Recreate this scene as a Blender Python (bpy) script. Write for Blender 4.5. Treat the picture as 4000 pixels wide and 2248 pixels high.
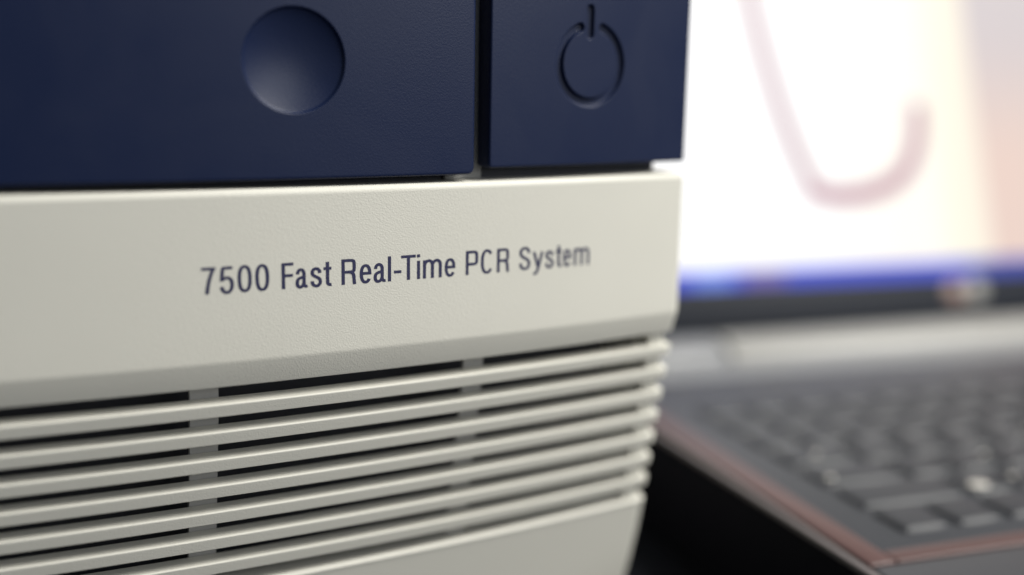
import bpy, math, random
from mathutils import Matrix, Vector

S = 0.001                      # all lengths below are in millimetres
random.seed(7)
for o in list(bpy.data.objects):
    bpy.data.objects.remove(o)
scene = bpy.context.scene

# ------------------------------------------------------------------ camera
CAM = Vector((-113.108, -204.1605, 22.8306))
YAW, PITCH, ROLL = math.radians(30.8886), math.radians(-10.67063), math.radians(1.05387)
FWD = Vector((math.sin(YAW) * math.cos(PITCH), math.cos(YAW) * math.cos(PITCH), math.sin(PITCH)))
RGT = FWD.cross(Vector((0, 0, 1))).normalized()
UPV = RGT.cross(FWD)
R2 = RGT * math.cos(ROLL) + UPV * math.sin(ROLL)
U2 = UPV * math.cos(ROLL) - RGT * math.sin(ROLL)
cam_data = bpy.data.cameras.new("camera")
cam = bpy.data.objects.new("camera", cam_data)
scene.collection.objects.link(cam)
M = Matrix((R2, U2, -FWD)).transposed().to_4x4()
M.translation = CAM * S
cam.matrix_world = M
cam_data.sensor_width = 36.0
cam_data.lens = 36.0 * 4505.165 / 4000.0
cam_data.clip_start = 0.01
cam_data.clip_end = 50.0
cam_data.dof.use_dof = True
cam_data.dof.focus_distance = 0.2258
cam_data.dof.aperture_fstop = 3.4
scene.camera = cam

# ------------------------------------------------------------------ world, lamps, exposure
world = bpy.data.worlds.new("World")
scene.world = world
world.use_nodes = True
world.node_tree.nodes["Background"].inputs[0].default_value = (0.80, 0.90, 1.0, 1)
world.node_tree.nodes["Background"].inputs[1].default_value = 0.18

def area_lamp(name, loc, target, sx, sy, power, color):
    d = bpy.data.lights.new(name, 'AREA')
    d.shape = 'RECTANGLE'; d.size = sx; d.size_y = sy; d.energy = power; d.color = color
    o = bpy.data.objects.new(name, d)
    scene.collection.objects.link(o)
    o.location = loc
    o.rotation_euler = (Vector(target) - Vector(loc)).to_track_quat('-Z', 'Y').to_euler()
    return o
area_lamp("ceiling_lamp", (0.58, -0.42, 0.76), (0.0, 0.0, -0.03), 0.60, 0.60, 23.5, (1.0, 0.98, 0.92))
area_lamp("fill_light", (0.95, -2.00, 0.70), (0.0, 0.0, 0.0), 1.3, 1.0, 17, (0.96, 0.98, 1.0))  # added soft fill from the front right, not a known window

vs = scene.view_settings
vs.view_transform = 'Standard'; vs.look = 'None'; vs.exposure = -0.10; vs.gamma = 1.0
vs.use_curve_mapping = False

# ------------------------------------------------------------------ materials
def material(name, color, rough=0.5, metallic=0.0, grain=0.0, grain_scale=2300.0, spec=0.5, mottling=0.0, smudge=0.0):
    m = bpy.data.materials.new(name)
    m.use_nodes = True
    nt = m.node_tree; N = nt.nodes; L = nt.links
    b = N["Principled BSDF"]
    b.inputs["Base Color"].default_value = (*color, 1)
    b.inputs["Roughness"].default_value = rough
    b.inputs["Metallic"].default_value = metallic
    b.inputs["Specular IOR Level"].default_value = spec
    tc = N.new("ShaderNodeTexCoord")
    if mottling:
        n = N.new("ShaderNodeTexNoise"); n.inputs["Scale"].default_value = 45.0; n.inputs["Detail"].default_value = 5
        L.new(tc.outputs["Object"], n.inputs["Vector"])
        mix = N.new("ShaderNodeMix"); mix.data_type = 'RGBA'
        c2 = tuple(c * (1 - mottling) for c in color)
        mix.inputs[6].default_value = (*color, 1); mix.inputs[7].default_value = (*c2, 1)
        L.new(n.outputs["Fac"], mix.inputs[0]); L.new(mix.outputs[2], b.inputs["Base Color"])
    if smudge:                                  # faint handling marks: the gloss varies in soft patches
        n3 = N.new("ShaderNodeTexNoise"); n3.inputs["Scale"].default_value = 38.0; n3.inputs["Detail"].default_value = 6
        n3.inputs["Distortion"].default_value = 1.2
        L.new(tc.outputs["Object"], n3.inputs["Vector"])
        mr = N.new("ShaderNodeMapRange"); mr.inputs[1].default_value = 0.3; mr.inputs[2].default_value = 0.7
        mr.inputs[3].default_value = rough - smudge; mr.inputs[4].default_value = rough + smudge
        L.new(n3.outputs["Fac"], mr.inputs[0]); L.new(mr.outputs[0], b.inputs["Roughness"])
    if grain:
        v = N.new("ShaderNodeTexVoronoi"); v.feature = 'SMOOTH_F1'
        v.inputs["Scale"].default_value = grain_scale
        n2 = N.new("ShaderNodeTexNoise"); n2.inputs["Scale"].default_value = grain_scale * 1.1
        n2.inputs["Detail"].default_value = 3.0; n2.inputs["Distortion"].default_value = 0.6
        L.new(tc.outputs["Object"], v.inputs["Vector"]); L.new(tc.outputs["Object"], n2.inputs["Vector"])
        add = N.new("ShaderNodeMath"); add.operation = 'ADD'
        L.new(v.outputs["Distance"], add.inputs[0]); L.new(n2.outputs["Fac"], add.inputs[1])
        bp = N.new("ShaderNodeBump"); bp.inputs["Strength"].default_value = 1.0
        bp.inputs["Distance"].default_value = grain * S
        L.new(add.outputs[0], bp.inputs["Height"]); L.new(bp.outputs["Normal"], b.inputs["Normal"])
    return m

M_BEIGE = material("beige_plastic", (0.60, 0.585, 0.525), 0.56, grain=0.030, grain_scale=3400, spec=0.4, mottling=0.05, smudge=0.08)
M_BLUE = material("navy_plastic", (0.0062, 0.0122, 0.042), 0.38, smudge=0.06, grain=0.014, grain_scale=3000, spec=0.26, mottling=0.06)
M_INK = material("navy_ink", (0.015, 0.016, 0.060), 0.55, grain=0.03)
M_DARK = material("black_plastic", (0.024, 0.025, 0.034), 0.6)
M_FRAME = material("grey_frame_plastic", (0.34, 0.335, 0.32), 0.6, grain=0.03)
M_VENT = material("vent_grey_plastic", (0.40, 0.39, 0.37), 0.6, grain=0.03)
M_DESK = material("desk_laminate", (0.007, 0.008, 0.013), 0.6, spec=0.2, grain=0.05, grain_scale=900, mottling=0.3)
M_DECK = material("laptop_grey", (0.037, 0.039, 0.046), 0.45, grain=0.03, mottling=0.15)
M_SIDE = material("laptop_black", (0.005, 0.005, 0.008), 0.7, spec=0.06)
M_RAIL = material("laptop_rail_grey", (0.12, 0.105, 0.105), 0.4)
M_TRIM = material("red_trim", (0.080, 0.040, 0.037), 0.4)
M_KEY = material("key_plastic", (0.024, 0.026, 0.032), 0.5, grain=0.02, mottling=0.2)
M_LEGEND = material("key_legend_white", (0.50, 0.48, 0.44), 0.5)
M_SILVER = material("silver_plastic", (0.27, 0.265, 0.25), 0.38)
M_REAR = material("rear_deck_grey", (0.17, 0.173, 0.18), 0.42, grain=0.02)
M_BEZEL = material("bezel_black", (0.007, 0.009, 0.015), 0.5, spec=0.2)
M_COPPER = material("copper_badge", (0.26, 0.17, 0.14), 0.4)
M_RUBBER = material("rubber", (0.02, 0.02, 0.02), 0.8)

# ------------------------------------------------------------------ mesh helpers
def mesh_object(name, verts, faces, mat, parent=None, smooth=30.0, normals=None):
    me = bpy.data.meshes.new(name)
    me.from_pydata([(x * S, y * S, z * S) for x, y, z in verts], [], faces)
    me.validate(); me.update()
    import bmesh
    bm = bmesh.new(); bm.from_mesh(me)
    if normals is None:
        bmesh.ops.recalc_face_normals(bm, faces=bm.faces[:])
    bm.to_mesh(me); bm.free()
    if smooth:
        me.shade_smooth()
        if normals is not None:
            me.normals_split_custom_set_from_vertices(normals)
        else:
            me.set_sharp_from_angle(angle=math.radians(smooth))
    me.materials.append(mat)
    o = bpy.data.objects.new(name, me)
    scene.collection.objects.link(o)
    if parent: o.parent = parent
    return o

def thing(name, label, cat, loc=(0, 0, 0), rz=0.0):
    o = bpy.data.objects.new(name, None)
    scene.collection.objects.link(o)
    o.location = Vector(loc) * S; o.rotation_euler = (0, 0, rz); o.empty_display_size = 0.02
    o["label"] = label; o["category"] = cat
    return o

def box(name, x0, x1, y0, y1, z0, z1, mat, parent, bev=0.6, seg=3):
    import bmesh
    bm = bmesh.new()
    bmesh.ops.create_cube(bm, size=1.0)
    for v in bm.verts:
        v.co = Vector(((x0 if v.co.x < 0 else x1) * S, (y0 if v.co.y < 0 else y1) * S, (z0 if v.co.z < 0 else z1) * S))
    if bev:
        bmesh.ops.bevel(bm, geom=bm.edges[:], offset=bev * S, segments=seg, affect='EDGES', profile=0.5)
    me = bpy.data.meshes.new(name); bm.to_mesh(me); bm.free()
    me.shade_smooth(); me.set_sharp_from_angle(angle=math.radians(35))
    me.materials.append(mat)
    o = bpy.data.objects.new(name, me); scene.collection.objects.link(o)
    if parent: o.parent = parent
    return o

def lathe(name, prof, cx, cy, mat, parent, seg=32):
    vs_, fs = [], []
    n = len(prof)
    for i in range(seg):
        a = 2 * math.pi * i / seg
        for r, z in prof: vs_.append((cx + r * math.cos(a), cy + r * math.sin(a), z))
    for i in range(seg):
        for j in range(n - 1):
            a = i * n + j; b = ((i + 1) % seg) * n + j
            fs.append((a, b, b + 1, a + 1))
    fs.append(tuple(i * n for i in range(seg))); fs.append(tuple(i * n + n - 1 for i in range(seg)))
    return mesh_object(name, vs_, fs, mat, parent)

# ------------------------------------------------------------------ desk
DESK_Z = -120.0
desk = mesh_object("desk_top", [(-1100, -700, DESK_Z), (1100, -700, DESK_Z), (1100, 900, DESK_Z), (-1100, 900, DESK_Z),
                                (-1100, -700, DESK_Z - 30), (1100, -700, DESK_Z - 30), (1100, 900, DESK_Z - 30), (-1100, 900, DESK_Z - 30)],
                   [(0, 1, 2, 3), (4, 7, 6, 5), (0, 4, 5, 1), (1, 5, 6, 2), (2, 6, 7, 3), (3, 7, 4, 0)], M_DESK, None, 20)
desk["kind"] = "structure"; desk["label"] = "dark matte desk top under the instrument and laptop"; desk["category"] = "desk"

# ------------------------------------------------------------------ the instrument
K1, K2 = 0.00074, 0.00067          # bow of the front in plan: depth = K * u * u
UR, UL = 56.05, -232.0             # right and left side of the housing
V1, PITCH_V, W1, TAPER = -40.08, 5.7595, 1.52, 0.204
VB, VC, WC = -31.715, -36.762, 1.35
BACK = Vector((0.123, 0.992))      # direction of the side walls, seen from above

def kk(v):
    t = min(1.0, max(0.0, (V1 - v) / (7 * PITCH_V)))
    return K1 + (K2 - K1) * t

def plan(v, d, s, r=1.6, ulo=None, depth=230.0):
    """points of the housing outline at height v, set back by d in front and by s at the sides"""
    k = kk(v); pts = []
    def corner(P, ta, tb, r):
        a = P - ta * r; b = P + tb * r
        return [a * (1 - t) ** 2 + P * 2 * t * (1 - t) + b * t * t for t in [i / 8.0 for i in range(9)]]
    rr = max(0.3, r - 0.5 * s)
    QR = Vector((UR - s, k * (UR - s) ** 2 + d)); tR = Vector((1, 2 * k * UR)).normalized()
    if ulo is None:
        QL = Vector((UL + s, k * (UL + s) ** 2 + d)); tL = Vector((1, 2 * k * UL)).normalized()
        for f in (1.0, 0.4): pts.append(QL + BACK * (depth * f))
        pts += corner(QL, -BACK, tL, rr)
        lo = QL.x + rr + 1
    else:
        lo = ulo
    hi = QR.x - tR.x * rr - 0.8
    n = 56 if ulo is None else 8
    for i in range(n + 1):
        u = lo + (hi - lo) * i / n
        pts.append(Vector((u, k * u * u + d)))
    pts += corner(QR, tR, BACK, rr)
    for f in (0.4, 1.0): pts.append(QR + BACK * (depth * f))
    return pts

def sweep(name, prof, mat, parent, r=1.6, ulo=None, closed=True, smooth=28, depth=230.0):
    """prof: loop of (v, d, s)"""
    rows = [plan(v, d, s, r, ulo, depth) for v, d, s in prof]
    n = len(rows[0]); vs_ = []; fs = []
    for (v, d, s), row in zip(prof, rows):
        for p in row: vs_.append((p.x, p.y, v))
    m = len(prof)
    for j in range(m if closed else m - 1):
        a = j * n; b = ((j + 1) % m) * n
        for i in range(n - 1): fs.append((a + i, a + i + 1, b + i + 1, b + i))
    if closed:
        fs.append(tuple(j * n for j in range(m))); fs.append(tuple(j * n + n - 1 for j in range(m)))
    return mesh_object(name, vs_, fs, mat, parent, smooth)

inst = thing("laboratory_instrument", "beige and navy laboratory instrument with printed name and slatted vent, standing beside the laptop", "instrument", (0, 0, DESK_Z))
IO = Vector((0, 0, -DESK_Z))       # parts are written in camera-fit heights; the Empty stands on the desk
def adopt(o):
    o.parent = inst; o.location = IO * S
    return o

def fillet(cv, cd, r, a0, a1, n=6):
    out = []
    for i in range(n + 1):
        a = math.radians(a0 + (a1 - a0) * i / n)
        out.append((cv + r * math.sin(a), cd - r * math.cos(a)))
    return out

# front band: top, rounded top edge, flat face, soft crease, chamfer, underside
TOPV = 0.5
prof = [(TOPV, 14.0, 3.0), (TOPV, 3.0, 3.0)]
for v, d in fillet(TOPV - 1.3, 1.3, 1.3, 90, 0, 8): prof.append((v, d, max(0.0, d)))
for t in (0.004, 0.2, 0.4, 0.6, 0.8): prof.append((TOPV - 1.3 + (VB + 1.2 - TOPV + 1.3) * t, 0.0, 0.0))
slope = WC / (VB - VC)
for q in (0.45, 0.3, 0.15, 0, -0.15, -0.3, -0.45):   # blended crease
    x = q; d = 0 if x >= 0.45 else (0.45 - x) ** 2 / (4 * 0.45) * slope
    prof.append((VB + q, d, d * 0.4))
prof += [(VC + 0.35, WC - 0.12, 0.6), (VC + 0.08, WC + 0.0, 0.7), (VC, WC + 0.25, 0.9), (VC, 14.0, 3.0), (VC + 3, 14.0, 3.0), (TOPV - 3, 14.0, 3.0)]
band = adopt(sweep("front_band", prof, M_BEIGE, inst, r=1.6, smooth=35))
band["label"] = "plain beige band carrying the printed model name"

# seven slats of the vent
for i in range(7):
    v0 = V1 - i * PITCH_V; w0 = W1 + i * PITCH_V * TAPER
    hgt = 2.68; dep = 3.9; r = 0.32
    prof = [(v0 + 0.34, w0 + dep, dep), (v0 + 0.005, w0 + r + 0.08, r + 0.08)]
    for v, d in fillet(v0 - r, w0 + r, r, 90, 0, 6): prof.append((v, d, d - w0))
    vb_ = v0 - hgt; wb = w0 + hgt * TAPER
    prof += [(v0 - r - 0.08, w0 + 0.016, 0.0), (v0 - r - 0.5 * (hgt - r), w0 + 0.5 * hgt * TAPER, 0.0), (vb_ + 0.12, wb - 0.02, 0.0), (vb_, wb + 0.15, 0.15), (vb_ + 0.0, w0 + dep, dep)]
    adopt(sweep("slat", prof, M_BEIGE, inst, r=2.6, smooth=40))

# lower panel under the vent
v0 = V1 - 7 * PITCH_V; w0 = W1 + 7 * PITCH_V * TAPER
prof = [(v0, w0 + 10, 3.0)]
for v, d in fillet(v0 - 0.9, w0 + 0.9, 0.9, 90, 0, 6): prof.append((v, d, max(0, d - w0)))
for t in (0.004, 0.25, 0.5, 0.75, 1.0):
    v = v0 - 0.9 + (-115.0 - v0 + 0.9) * t
    prof.append((v, w0 + (v0 - v) * TAPER, 4.5 * t * t))
prof += [(-116.0, w0 + (v0 + 116) * TAPER + 1.0, 5.6), (-116.0, w0 + 22, 7.0), (v0 - 3, w0 + 10, 3.0)]
adopt(sweep("lower_panel", prof, M_BEIGE, inst, r=2.4, smooth=40))

# corner post behind the slat ends (closes the slots before the corner)
prof = []
for t in range(0, 9):
    v = VC + 1.5 + (V1 - 7 * PITCH_V - 2.0 - VC - 1.5) * t / 8
    prof.append((v, W1 + max(0, (V1 - v)) * TAPER + 1.5, 1.3))
loop = prof + [(v, d + 5.0, 6.0) for v, d, s in reversed(prof)]
adopt(sweep("vent_corner_post", loop, M_BEIGE, inst, r=2.6, ulo=49.6, smooth=40))

# upright vent dividers just behind the slats
def divider(u0, u1, shift):
    vs_, fs = [], []
    for t in range(9):
        v = VC + 1.0 + (V1 - 7 * PITCH_V - 2.0 - VC - 1.0) * t / 8
        w = W1 + max(0, V1 - v) * TAPER + 4.3
        sh = shift * t / 8
        for (u, dd) in ((u0 + sh, 0), (u1 + sh, 0), (u1 + sh, 1.0), (u0 + sh, 1.0)):
            vs_.append((u, kk(v) * u * u + w + dd, v))
    for t in range(8):
        a = t * 4; b = a + 4
        for q in range(4): fs.append((a + q, a + (q + 1) % 4, b + (q + 1) % 4, b + q))
    fs += [(0, 1, 2, 3), (32, 33, 34, 35)]
    adopt(mesh_object("vent_divider", vs_, fs, M_VENT, inst, 20))
divider(-56.9, -51.5, 0.6)
divider(0.9, 5.6, 0.3)
divider(-116.0, -110.5, 0.6)
divider(-175.0, -169.5, 0.6)

# dark inside of the machine
prof = [(-115.0, 26, 8), (-1.0, 15, 8), (-1.0, 30, 14), (-115.0, 30, 14)]
adopt(sweep("inner_housing", prof, M_DARK, inst, r=2.0))
prof = [(-2.0, 7.0, 4.2), (150.0, 7.0, 4.2), (150.0, 20.0, 10.0), (-2.0, 20.0, 10.0)]
adopt(sweep("upper_housing", prof, M_DARK, inst, r=1.0))
row = plan(150.2, 7.0, 4.2, 1.0)
adopt(mesh_object("top_cover", [(p.x, p.y, 150.2) for p in row] + [(p.x, p.y, 153.0) for p in row],
      [tuple(range(len(row))), tuple(range(len(row), 2 * len(row)))] + [(i, (i + 1) % len(row), len(row) + (i + 1) % len(row), len(row) + i) for i in range(len(row))], M_BEIGE, inst, 30))
# grey frame strip seen at the bottom of the gap beside the door
adopt(box("gap_frame", -4.0, 4.6, 5.9, 6.9, TOPV + 0.05, 149.0, M_FRAME, inst, 0.3))
for (fx, fy) in ((40, 30), (-205, 70), (65, 200), (-175, 225)):
    adopt(lathe("foot", [(9, DESK_Z), (9.5, DESK_Z + 1), (9, DESK_Z + 4.5)], fx, fy, M_RUBBER, inst, 24))

# ---- navy panels as slabs with rounded edges and real recesses
def edge_drop(e, r):
    return 0.0 if e >= r else r - math.sqrt(max(0.0, r * r - (r - e) ** 2))

def slab(name, u0, u1, v0, v1, patch, thick, er, rc, base_w):
    pu0, pu1, pv0, pv1 = patch
    def lines(a, b, p0, p1, step):
        e = [0, 0.04, 0.1, 0.2, 0.35, 0.55, 0.8, 1.1, 1.5]
        L = [a + q for q in e] + [b - q for q in e]
        def fill(x, y):
            n = max(1, int((y - x) / step)); return [x + (y - x) * i / n for i in range(n + 1)]
        L += fill(a + 1.5, p0) + fill(p0, p1) + fill(p1, b - 1.5)
        L = sorted(L); out = [L[0]]
        for x in L[1:]:
            if x - out[-1] > 1e-4: out.append(x)
        return out
    lu = lines(u0, u1, pu0, pu1, 3.0); lv = lines(v0, v1, pv0, pv1, 4.0)
    vs_, fs = [], []; nu, nv = len(lu), len(lv)
    def place(u, v):
        e = min(u - u0, u1 - u, v - v0, v1 - v)
        cu = u0 + rc if u < u0 + rc else (u1 - rc if u > u1 - rc else None)
        cv = v0 + rc if v < v0 + rc else (v1 - rc if v > v1 - rc else None)
        if cu is not None and cv is not None:
            a, b = u - cu, v - cv; h = math.hypot(a, b)
            if h > 1e-9:
                f = max(abs(a), abs(b)) / h; a *= f; b *= f
            u, v = cu + a, cv + b
        return u, v, edge_drop(max(0.0, e), er)
    for j in range(nv):
        for i in range(nu):
            u, v, d = place(lu[i], lv[j]); vs_.append((u, K1 * u * u + base_w + d, v))
    for j in range(nv - 1):
        for i in range(nu - 1):
            mu, mv = (lu[i] + lu[i + 1]) / 2, (lv[j] + lv[j + 1]) / 2
            if pu0 < mu < pu1 and pv0 < mv < pv1: continue
            a = j * nu + i; fs.append((a, a + 1, a + nu + 1, a + nu))
    ring = [i for i in range(nu)] + [j * nu + nu - 1 for j in range(1, nv)] + [(nv - 1) * nu + i for i in range(nu - 2, -1, -1)] + [j * nu for j in range(nv - 2, 0, -1)]
    off = len(vs_)
    for q in ring:
        x, y, z = vs_[q]; vs_.append((x, K1 * x * x + base_w + thick, z))
    m = len(ring)
    for i in range(m): fs.append((ring[i], off + i, off + (i + 1) % m, ring[(i + 1) % m]))
    return adopt(mesh_object(name, vs_, fs, M_BLUE, inst, 50))

def relief(parent, flat_name, cut_name, patch, step, base_w, depth_fn, inside_fn, cut_label):
    """fine height field: faces inside the recess become a part of their own"""
    pu0, pu1, pv0, pv1 = patch
    nu = int(round((pu1 - pu0) / step)); nv = int(round((pv1 - pv0) / step))
    def pos(u, v): return (u, K1 * u * u + base_w + depth_fn(u, v), v)
    def nrm(u, v):
        h = 0.06
        du = (depth_fn(u + h, v) - depth_fn(u - h, v)) / (2 * h) + 2 * K1 * u
        dv = (depth_fn(u, v + h) - depth_fn(u, v - h)) / (2 * h)
        return Vector((du, -1.0, dv)).normalized()
    sets = {True: ([], [], [], {}), False: ([], [], [], {})}
    for j in range(nv):
        for i in range(nu):
            c = (pu0 + (i + .5) * (pu1 - pu0) / nu, pv0 + (j + .5) * (pv1 - pv0) / nv)
            V, Fc, Nm, idx = sets[bool(inside_fn(*c))]
            f = []
            for a, b in ((i, j), (i + 1, j), (i + 1, j + 1), (i, j + 1)):
                if (a, b) not in idx:
                    u = pu0 + a * (pu1 - pu0) / nu; v = pv0 + b * (pv1 - pv0) / nv
                    idx[(a, b)] = len(V); V.append(pos(u, v)); Nm.append(nrm(u, v))
                f.append(idx[(a, b)])
            Fc.append(tuple(f))
    o = mesh_object(flat_name, sets[False][0], sets[False][1], M_BLUE, parent, 30, normals=sets[False][2])
    c = mesh_object(cut_name, sets[True][0], sets[True][1], M_BLUE, parent, 30, normals=sets[True][2])
    c["label"] = cut_label
    return o, c

DU, DV, DR, DDEP = -37.33, 23.87, 9.80, 1.75
DW = 0.55
dpatch = (DU - 11.5, DU + 11.5, DV - 11.5, DV + 11.5)
door = slab("door", UL, 0.0, 1.92, 140.0, dpatch, 5.0, 0.55, 1.4, DW)
SR = (DR * DR + DDEP * DDEP) / (2 * DDEP)
def dimple(u, v):
    r = math.hypot(u - DU, v - DV)
    if r >= DR: return 0.0
    cap = math.sqrt(max(0, SR * SR - r * r)) - (SR - DDEP)
    t = min(1.0, (DR - r) / 0.55)             # a short steep lip round the shallow bowl
    return cap + 0.42 * t * t * (3 - 2 * t)
relief(door, "door_recess_surround", "finger_recess", dpatch, 0.14, DW, dimple, lambda u, v: math.hypot(u - DU, v - DV) < DR, "shallow round finger recess pressed into the navy door")

RU, RV, RR = 28.14, 24.40, 9.05
ppatch = (RU - 10.6, RU + 10.6, RV - 10.6, RV + 14.0)
PW = 0.6
power = slab("power_button", 3.45, UR, 3.1, 140.0, ppatch, 5.0, 0.45, 0.7, PW)
GH = 1.02; GDEP = 0.85; RC = RR - GH; GAP = math.radians(21)
def groove_dist(u, v):
    a = u - RU; b = v - RV
    ang = math.atan2(a, b)
    if abs(ang) > GAP:
        d1 = abs(math.hypot(a, b) - RC)
    else:
        d1 = min(math.hypot(a - RC * math.sin(GAP), b - RC * math.cos(GAP)), math.hypot(a + RC * math.sin(GAP), b - RC * math.cos(GAP)))
    bc = min(max(b, 6.1), 11.3)
    return min(d1, math.hypot(a + 0.35, b - bc))
def groove(u, v):
    e = (GH + 0.05 - groove_dist(u, v)) / 0.5
    if e <= 0: return 0.0
    e = min(1.0, e)
    return GDEP * e * e * (3 - 2 * e)
relief(power, "power_symbol_surround", "power_symbol", ppatch, 0.13, PW, groove, lambda u, v: groove_dist(u, v) < GH, "engraved power symbol, broken ring with an upright bar")

# ------------------------------------------------------------------ printed name
CAPH, BASEV, XH = 5.0, -18.541, 3.72
HX, HY = 0.345, 0.29               # half pen widths

def bez(p0, p1, p2, p3, n=12):
    out = []
    for i in range(n + 1):
        t = i / n; s = 1 - t
        out.append(tuple(s**3 * a + 3 * s * s * t * b + 3 * s * t * t * c + t**3 * d for a, b, c, d in zip(p0, p1, p2, p3)))
    return out
def arc(cx, cy, rx, ry, a0, a1, n=24, e=2.3):
    out = []
    for i in range(n + 1):
        a = math.radians(a0 + (a1 - a0) * i / n); c, s = math.cos(a), math.sin(a)
        out.append((cx + rx * math.copysign(abs(c) ** (2 / e), c), cy + ry * math.copysign(abs(s) ** (2 / e), s)))
    return out

def glyph(ch, W):
    L, R_, T = HX, W - HX, CAPH - HY
    O_ = 0.06
    if ch == '0': return [arc(W / 2, 2.5, W / 2 - HX, 2.5 + O_ - HY, 0, 360, 40, 2.45)]
    if ch == '7': return [[(0, T), (W, T)], bez((R_ - .02, T), (W * .62, 3.5), (W * .42, 1.8), (W * .37, 0), 12)]
    if ch == '5':
        return [[(W * .17, T), (W * .92, T)], [(W * .21, T), (W * .12, 2.25)],
                bez((W * .12, 2.32), (W * .3, 3.1), (R_, 3.25), (R_, 1.6), 12) + bez((R_, 1.6), (R_, -.35), (L + .02, -.25), (L - .02, 1.25), 12)[1:]]
    if ch == 'F': return [[(L, 0), (L, CAPH)], [(L, T), (W, T)], [(L, 2.55), (W * .95, 2.55)]]
    if ch == 'a':
        X = W * .80 - HX * .6
        return [bez((L + .08, 2.65), (L + .1, XH + .1), (X, XH + .12), (X, 2.65), 12) + [(X, 1.4)] + bez((X, .75), (X, .2), (W * .88, HY * .8), (W, HY), 5),
                bez((X, 2.15), (W * .55, 1.95), (L, 2.1), (L, 1.0), 9) + bez((L, 1.0), (L, -.15), (X - .25, -.1), (X, 1.0), 9)[1:]]
    if ch == 's':
        return [bez((R_ - .08, XH * .71), (R_ - .1, XH + .12), (L + .05, XH + .08), (L + .06, XH * .74), 9) + bez((L + .06, XH * .74), (L + .05, XH * .5), (R_, XH * .55), (R_, XH * .27), 9)[1:] + bez((R_, XH * .27), (R_, -.12), (L, -.12), (L + .02, XH * .31), 9)[1:]]
    if ch == 't':
        X = W * .5
        return [[(X, 4.72), (X, 1.2)] + bez((X, .9), (X, .25), (W * .75, .2), (W, HY), 6), [(0, XH - HY), (W, XH - HY)]]
    if ch in 'RP':
        b = 2.45 if ch == 'R' else 2.2
        g = [[(L, 0), (L, CAPH)], [(L, T), (W * .5, T)] + bez((W * .5, T), (R_, T), (R_, T - .1), (R_, (T + b) / 2), 9)[1:] + bez((R_, (T + b) / 2), (R_, b + .1), (R_, b), (W * .5, b), 9)[1:] + [(L, b)]]
        if ch == 'R': g.append(bez((W * .5, b), (R_ + .02, b), (R_ - .12, 1.6), (R_ - .04, .9), 9) + [(R_, .4), (R_ + .08, 0)])
        return g
    if ch == 'e':
        return [[(L, 1.95), (R_, 1.95)] + arc(W / 2, XH / 2, W / 2 - HX, XH / 2 + O_ - HY, 4, 325, 36, 2.3)]
    if ch == 'l': return [[(W / 2, 0), (W / 2, CAPH)]]
    if ch == '-': return [[(0, 1.78), (W, 1.78)]]
    if ch == 'T': return [[(0, T), (W, T)], [(W / 2, 0), (W / 2, T)]]
    if ch == 'i': return [[(W / 2, 0), (W / 2, XH)], [(W / 2, CAPH - .62), (W / 2, CAPH)]]
    if ch == 'm':
        X = W / 2
        def arch(a, b): return bez((a, 2.5), (a + .05, XH + .12), (b, XH + .3), (b, 2.55), 12) + [(b, 0)]
        return [[(L, 0), (L, XH)], arch(L, X), arch(X, R_)]
    if ch == 'C': return [arc(W / 2, 2.5, W / 2 - HX, 2.5 + O_ - HY, 38, 322, 36, 2.4)]
    if ch == 'S':
        return [bez((R_ - .05, 3.6), (R_ - .05, 5.05), (L, 5.05), (L, 3.72), 10) + bez((L, 3.72), (L, 2.4), (R_, 2.75), (R_, 1.32), 10)[1:] + bez((R_, 1.32), (R_, -.1), (L - .02, -.1), (L - .02, 1.5), 10)[1:]]
    if ch == 'y':
        return [[(.22, XH), (W * .53, .25)], [(W - .22, XH), (W * .53, .25)] + bez((W * .53, .25), (W * .42, -.7), (W * .3, -1.0), (W * .06, -.98), 7)[1:]]
    return []

def ribbon(pts, lift, vs_, fs, u_off):
    n = len(pts); closed = math.dist(pts[0], pts[-1]) < 1e-6
    base = len(vs_)
    for i in range(n):
        a = pts[i - 1] if i else (pts[-2] if closed else pts[0])
        b = pts[i + 1] if i < n - 1 else (pts[1] if closed else pts[-1])
        p = pts[i]
        def unit(q, r_):
            l = math.dist(q, r_) or 1.0; return ((r_[0] - q[0]) / l, (r_[1] - q[1]) / l)
        t1 = unit(a, p) if a != p else unit(p, b); t2 = unit(p, b) if b != p else t1
        tx, ty = t1[0] + t2[0], t1[1] + t2[1]; l = math.hypot(tx, ty) or 1.0
        nx, ny = -ty / l, tx / l
        c = max(0.6, nx * -t1[1] + ny * t1[0])
        ox, oy = nx * HX / c, ny * HY / c
        for sgn in (1, -1):
            u = u_off + p[0] + sgn * ox; v = BASEV + p[1] + sgn * oy
            vs_.append((u, K1 * u * u - lift, v))
    for i in range(n - 1):
        q = base + 2 * i; fs.append((q, q + 1, q + 3, q + 2))

LAY = [('7', -55.62, 2.58), ('5', -52.29, 2.57), ('0', -49.06, 2.66), ('0', -45.77, 2.65), (' ', 0, 0),
       ('F', -40.78, 2.32), ('a', -38.11, 2.35), ('s', -35.21, 2.33), ('t', -32.57, 1.59), (' ', 0, 0),
       ('R', -28.97, 2.95), ('e', -25.25, 2.45), ('a', -22.37, 2.54), ('l', -19.29, 0.60), ('-', -18.04, 1.59), ('T', -16.5, 3.17), ('i', -13.05, 0.67), ('m', -11.75, 4.22), ('e', -6.9, 2.45), (' ', 0, 0),
       ('P', -2.09, 2.93), ('C', 1.44, 2.92), ('R', 5.28, 2.92), (' ', 0, 0),
       ('S', 10.71, 2.81), ('y', 14.16, 2.53), ('s', 17.21, 2.24), ('t', 19.92, 1.6), ('e', 21.85, 2.16), ('m', 24.69, 4.2), (' ', 0, 0)]
V_, F_ = [], []
word = ""
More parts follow.
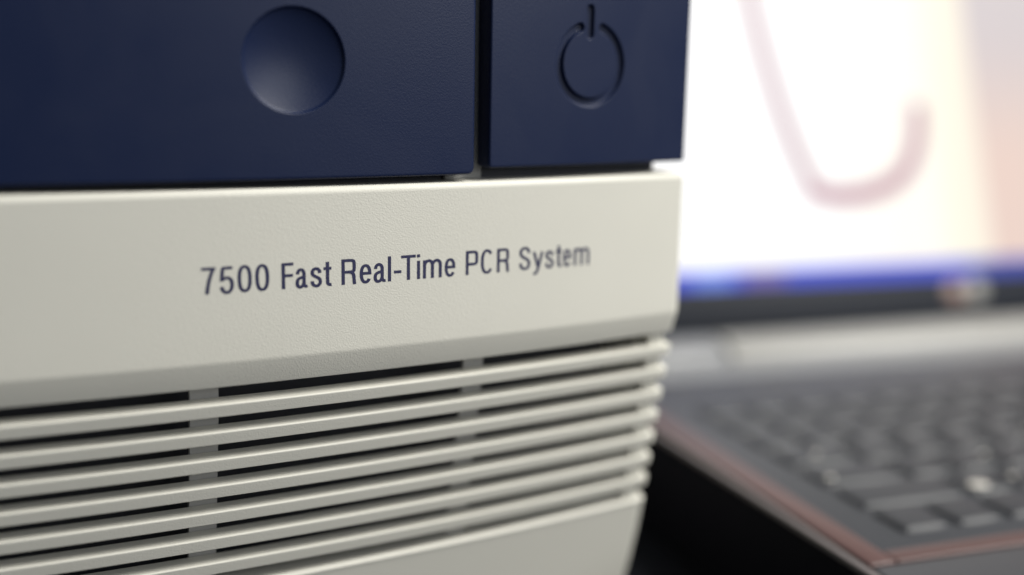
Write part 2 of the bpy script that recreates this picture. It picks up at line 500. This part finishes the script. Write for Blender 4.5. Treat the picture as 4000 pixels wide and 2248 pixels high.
for ch, u, w in LAY:
    if ch == ' ':
        o = mesh_object("printed_word", V_, F_, M_INK, band, 0, normals=[])
        o["label"] = "dark navy printed lettering reading " + word
        V_, F_, word = [], [], ""
        continue
    for q, st in enumerate(glyph(ch, w)): ribbon(st, 0.020 + 0.006 * q, V_, F_, u)
    word += ch

# ------------------------------------------------------------------ the laptop
LZ = 35.0                                  # deck height above the desk
lap = thing("laptop", "open dark laptop with red trim line and lit white screen, beside the instrument", "laptop", (88.80, -34.01, DESK_Z), math.radians(-11.44))
X0, X1 = -9.0, 326.0
box("base", X0 + 0.5, X1 - 0.5, -94, 232, 2.0, LZ - 1.2, M_SIDE, lap, 2.0)
box("palm_rest", X0 + 2.4, X1 - 4.4, -94.5, -5.4, LZ - 3, LZ, M_DECK, lap, 0.8)
box("keyboard_bed", 0.7, X1 - 9, 0.7, 149.0, LZ - 3, LZ, M_DECK, lap, 0.3)
box("side_rail", X0, -6.8, -95, 232, LZ - 1.8, LZ - 0.2, M_RAIL, lap, 0.4)
box("side_rail", X1 - 4.4, X1, -95, 232, LZ - 1.8, LZ - 0.2, M_RAIL, lap, 0.4)
box("trim_strip", -6.6, 0.6, -5.2, 149.0, LZ - 3, LZ + 0.5, M_TRIM, lap, 0.5).__setitem__("label", "red trim line along the left of the keyboard")
box("trim_strip", 0.7, X1 - 9, -5.2, 0.6, LZ - 3, LZ + 0.5, M_TRIM, lap, 0.5)
box("trim_strip", X1 - 8.8, X1 - 4.6, -5.2, 149.0, LZ - 3, LZ + 0.5, M_TRIM, lap, 0.5)
box("rear_deck", X0 + 2.5, X1 - 4.5, 150.0, 231.5, LZ - 4, LZ + 0.4, M_REAR, lap, 0.8)
for fx in (5, 312):
    for fy in (-80, 220):
        lathe("foot", [(6, 0), (6.5, 0.6), (6.5, 2.2)], fx, fy, M_RUBBER, lap, 20)

def key_mesh(w, d, h=1.35):
    vs_ = []
    for z, ins, r in ((0, 0, 1.2), (h * .55, .35, 1.3), (h * .9, .9, 1.6), (h, 1.5, 1.8)):
        a, b = w / 2 - ins, d / 2 - ins
        for cx, cy, s in ((a - r, b - r, 0), (-a + r, b - r, 90), (-a + r, -b + r, 180), (a - r, -b + r, 270)):
            for q in (0, 45, 90):
                t = math.radians(s + q); vs_.append((cx + r * math.cos(t), cy + r * math.sin(t), z))
    n = 12; fs = []
    for l in range(3):
        for i in range(n): fs.append((l * n + i, l * n + (i + 1) % n, (l + 1) * n + (i + 1) % n, (l + 1) * n + i))
    c = len(vs_); vs_.append((0, 0, h - 0.35))
    for i in range(n): fs.append((3 * n + i, 3 * n + (i + 1) % n, c))
    me = bpy.data.meshes.new("key")
    me.from_pydata([(x * S, y * S, z * S) for x, y, z in vs_], [], fs); me.shade_smooth(); me.set_sharp_from_angle(angle=math.radians(50))
    me.materials.append(M_KEY)
    return me
KM = {}
def key(x, y, w, d):
    if (w, d) not in KM: KM[(w, d)] = key_mesh(w, d)
    o = bpy.data.objects.new("key", KM[(w, d)]); scene.collection.objects.link(o)
    o.parent = lap; o.location = (x * S, y * S, (LZ + 0.02) * S)
    return o
KX0, KX1 = 13.0, 306.0
rows = [(15, 13.6, [13.6, 13.6, 13.6, 13.6, 84] + [13.6] * 8),
        (31, 13.6, [32] + [13.6] * 10 + [32, 13.6]), (47, 13.6, [25] + [13.6] * 11 + [28, 13.6]),
        (63, 13.6, [21] + [13.6] * 14), (79, 13.6, [13.6] * 13 + [30, 13.6]), (95, 13.6, [13.6] * 16), (110, 10.5, [13.6] * 17)]
legend_spots = {}
for y, d, ws in rows:
    gap = (KX1 - KX0 - sum(ws)) / (len(ws) - 1)
    x = KX0
    for w in ws:
        legend_spots[(round(x + w / 2), y)] = key(x + w / 2, y, w, d)
        x += w + min(gap, 2.7)
def legend(kx, ky, r, lab=None):
    best = min(legend_spots.items(), key=lambda q: (q[0][0] - kx) ** 2 + (q[0][1] - ky) ** 2)
    k = best[1]; lx, ly = kx - k.location.x / S, ky - k.location.y / S
    n = 16
    vs_ = [(lx + r * math.cos(2 * math.pi * i / n), ly + 0.8 * r * math.sin(2 * math.pi * i / n), 1.41) for i in range(n)] + [(lx + .6 * r * math.cos(2 * math.pi * i / n), ly + .5 * r * math.sin(2 * math.pi * i / n), 1.65) for i in range(n)]
    o = mesh_object("key_marking", vs_, [(i, (i + 1) % n, n + (i + 1) % n, n + i) for i in range(n)] + [tuple(range(n, 2 * n))], M_LEGEND, k)
    if lab: o["label"] = lab
legend(52.0, 28.0, 3.0, "small round white marking on a key")
legend(16.5, 44.0, 1.3); legend(24, 62.0, 1.2); legend(66, 31.0, 1.1); legend(82, 32.0, 1.1); legend(71, 48.0, 1.1); legend(100, 63.0, 1.0)

# hinge barrel lying along the back of the deck
n = 24; vs_ = []; fs = []
def hinge_bar(name, x0, x1, mat, lab):
    vs_, fs = [], []
    sec = [(x0, .86), (x0 + .6, .95), (x0 + 2, 1.0), (x1 - 2, 1.0), (x1 - .6, .95), (x1, .86)]
    for x, f in sec:
        for i in range(n):
            a = 2 * math.pi * i / n; vs_.append((x, 178.0 + 12.5 * f * math.cos(a), LZ + 0.2 + 7.3 * f * (math.sin(a) if a < math.pi else 0.3 * math.sin(a))))
    for j in range(len(sec) - 1):
        for i in range(n): fs.append((j * n + i, j * n + (i + 1) % n, (j + 1) * n + (i + 1) % n, (j + 1) * n + i))
    fs += [tuple(range(n)), tuple(range((len(sec) - 1) * n, len(sec) * n))]
    o = mesh_object(name, vs_, fs, mat, lap); o["label"] = lab
hinge_bar("hinge_bar", 57.0, 292.0, M_SILVER, "pale silver hinge bar behind the keyboard")
hinge_bar("hinge_cap", 2.0, 55.5, M_REAR, "darker grey hinge cap at the end of the hinge bar")

# lid, tilted back; its own axes: s across, h up the lid, t out of the front
TILT = math.radians(18)
def lid_pt(s, h, t):
    return (s, 200 + h * math.sin(TILT) - t * math.cos(TILT), LZ + 8 + h * math.cos(TILT) + t * math.sin(TILT))
def lid_box(name, s0, s1, h0, h1, t0, t1, mat, parent, bev=0.6):
    o = box(name, s0, s1, h0, h1, t0, t1, mat, parent, bev)
    me = o.data
    for v in me.vertices:
        p = lid_pt(v.co.x / S, v.co.y / S, v.co.z / S); v.co = Vector(p) * S
    return o
LS0, LS1, LH0, LH1 = -6.0, 322.0, -4.0, 222.0
SS0, SS1, SH0, SH1 = 9.0, 307.0, 14.2, 206.0
lid = lid_box("lid", LS0, LS1, LH0, LH1, -9.0, -0.8, M_SIDE, lap, 1.5)
lid_box("bezel_strip", LS0 + .3, LS1 - .3, LH0 + .3, SH0, -0.75, 1.0, M_BEZEL, lid, 0.4)
lid_box("bezel_strip", LS0 + .3, LS1 - .3, SH1, LH1 - .3, -0.75, 1.0, M_BEZEL, lid, 0.4)
lid_box("bezel_strip", LS0 + .3, SS0, SH0 + .05, SH1 - .05, -0.75, 1.0, M_BEZEL, lid, 0.4)
lid_box("bezel_strip", SS1, LS1 - .3, SH0 + .05, SH1 - .05, -0.75, 1.0, M_BEZEL, lid, 0.4)
def lid_disc(name, s, h, rx, ry, t0, t1, mat, lab=None):
    n = 28; vs_ = []
    for f, t in ((1, t0), (1, t1 - .2), (.92, t1)):
        for i in range(n):
            a = 2 * math.pi * i / n; vs_.append(lid_pt(s + rx * f * math.cos(a), h + ry * f * math.sin(a), t))
    fs = [(l * n + i, l * n + (i + 1) % n, (l + 1) * n + (i + 1) % n, (l + 1) * n + i) for l in range(2) for i in range(n)] + [tuple(range(2 * n, 3 * n))]
    o = mesh_object(name, vs_, fs, mat, lid)
    if lab: o["label"] = lab
lid_disc("emblem", 198.8, 7.4, 5.2, 5.0, 1.0, 1.6, M_SILVER, "round silver emblem on the screen bezel")
lid_disc("emblem", 188.0, 7.2, 5.0, 4.4, 1.0, 1.5, M_COPPER, "copper tinted emblem on the screen bezel")

# lit screen: the picture it shows is stored as a colour per point
m = bpy.data.materials.new("lit_screen"); m.use_nodes = True
nt = m.node_tree; b = nt.nodes["Principled BSDF"]
b.inputs["Base Color"].default_value = (0.02, 0.02, 0.02, 1); b.inputs["Roughness"].default_value = 0.5; b.inputs["Specular IOR Level"].default_value = 0.15
at = nt.nodes.new("ShaderNodeAttribute"); at.attribute_name = "picture"
nt.links.new(at.outputs["Color"], b.inputs["Emission Color"]); b.inputs["Emission Strength"].default_value = 1.0
def seg_dist(p, pts):
    best = 1e9
    for a, c in zip(pts, pts[1:]):
        dx, dy = c[0] - a[0], c[1] - a[1]; t = max(0, min(1, ((p[0] - a[0]) * dx + (p[1] - a[1]) * dy) / (dx * dx + dy * dy)))
        best = min(best, math.hypot(p[0] - a[0] - t * dx, p[1] - a[1] - t * dy))
    return best
ST1 = [(97, 190), (101, 138.3), (105, 113), (110.1, 89.6), (115.5, 71), (121.2, 57)]
ST2 = [(122.1, 54.1), (130, 51.6), (141.2, 51.3), (153, 53), (164.7, 57.4), (172, 63.5), (176.3, 70.5), (179.5, 79), (181.0, 90)]
def lerp(a, c, t): return tuple(x + (y - x) * t for x, y in zip(a, c))
def step(x, a, c): 
    t = max(0, min(1, (x - a) / (c - a))); return t * t * (3 - 2 * t)
def picture(s, h):
    col = (1.15, 1.15, 1.15)
    col = lerp(col, (1.12, 1.07, 0.98), step(s, 110, 170))
    col = lerp(col, (1.04, 0.98, 0.82), step(s, 176, 200))
    col = lerp(col, lerp((0.86, 0.66, 0.58), (0.68, 0.61, 0.62), step(h, 60, 135)), step(s, 211, 214.5))
    if s < 211: col = lerp(col, (1.0, 0.80, 0.72), 0.55 * step(s, 205, 210))
    d = seg_dist((s, h), ST1)
    if d < 5: col = lerp((0.40, 0.17, 0.23), col, step(d, 1.4, 4.0))
    d = seg_dist((s, h), ST2)
    if d < 6: col = lerp((0.50, 0.25, 0.32), col, step(d, 2.0, 5.4))
    if h < SH0 + 6.6:
        col = (0.045, 0.085, 0.80)
        if 60 < s < 78: col = (0.16, 0.28, 1.0)
        elif 84 < s < 104: col = (0.16, 0.12, 0.55)
        elif s > 200: col = (0.03, 0.06, 0.50)
    return col
vs_, fs, cols = [], [], []
ns, nh = 232, 150
for j in range(nh + 1):
    for i in range(ns + 1):
        s = SS0 + .05 + (SS1 - SS0 - .1) * i / ns; h = SH0 + .05 + (SH1 - SH0 - .1) * j / nh
        vs_.append(lid_pt(s, h, -0.2)); cols.append(picture(s, h))
for j in range(nh):
    for i in range(ns): a = j * (ns + 1) + i; fs.append((a, a + 1, a + ns + 2, a + ns + 1))
scr = mesh_object("screen", vs_, fs, m, lid, 0, normals=[])
ca = scr.data.color_attributes.new("picture", 'FLOAT_COLOR', 'POINT')
for q, c in enumerate(cols): ca.data[q].color = (*c, 1)
scr["label"] = "lit white screen with blue bar along its bottom"
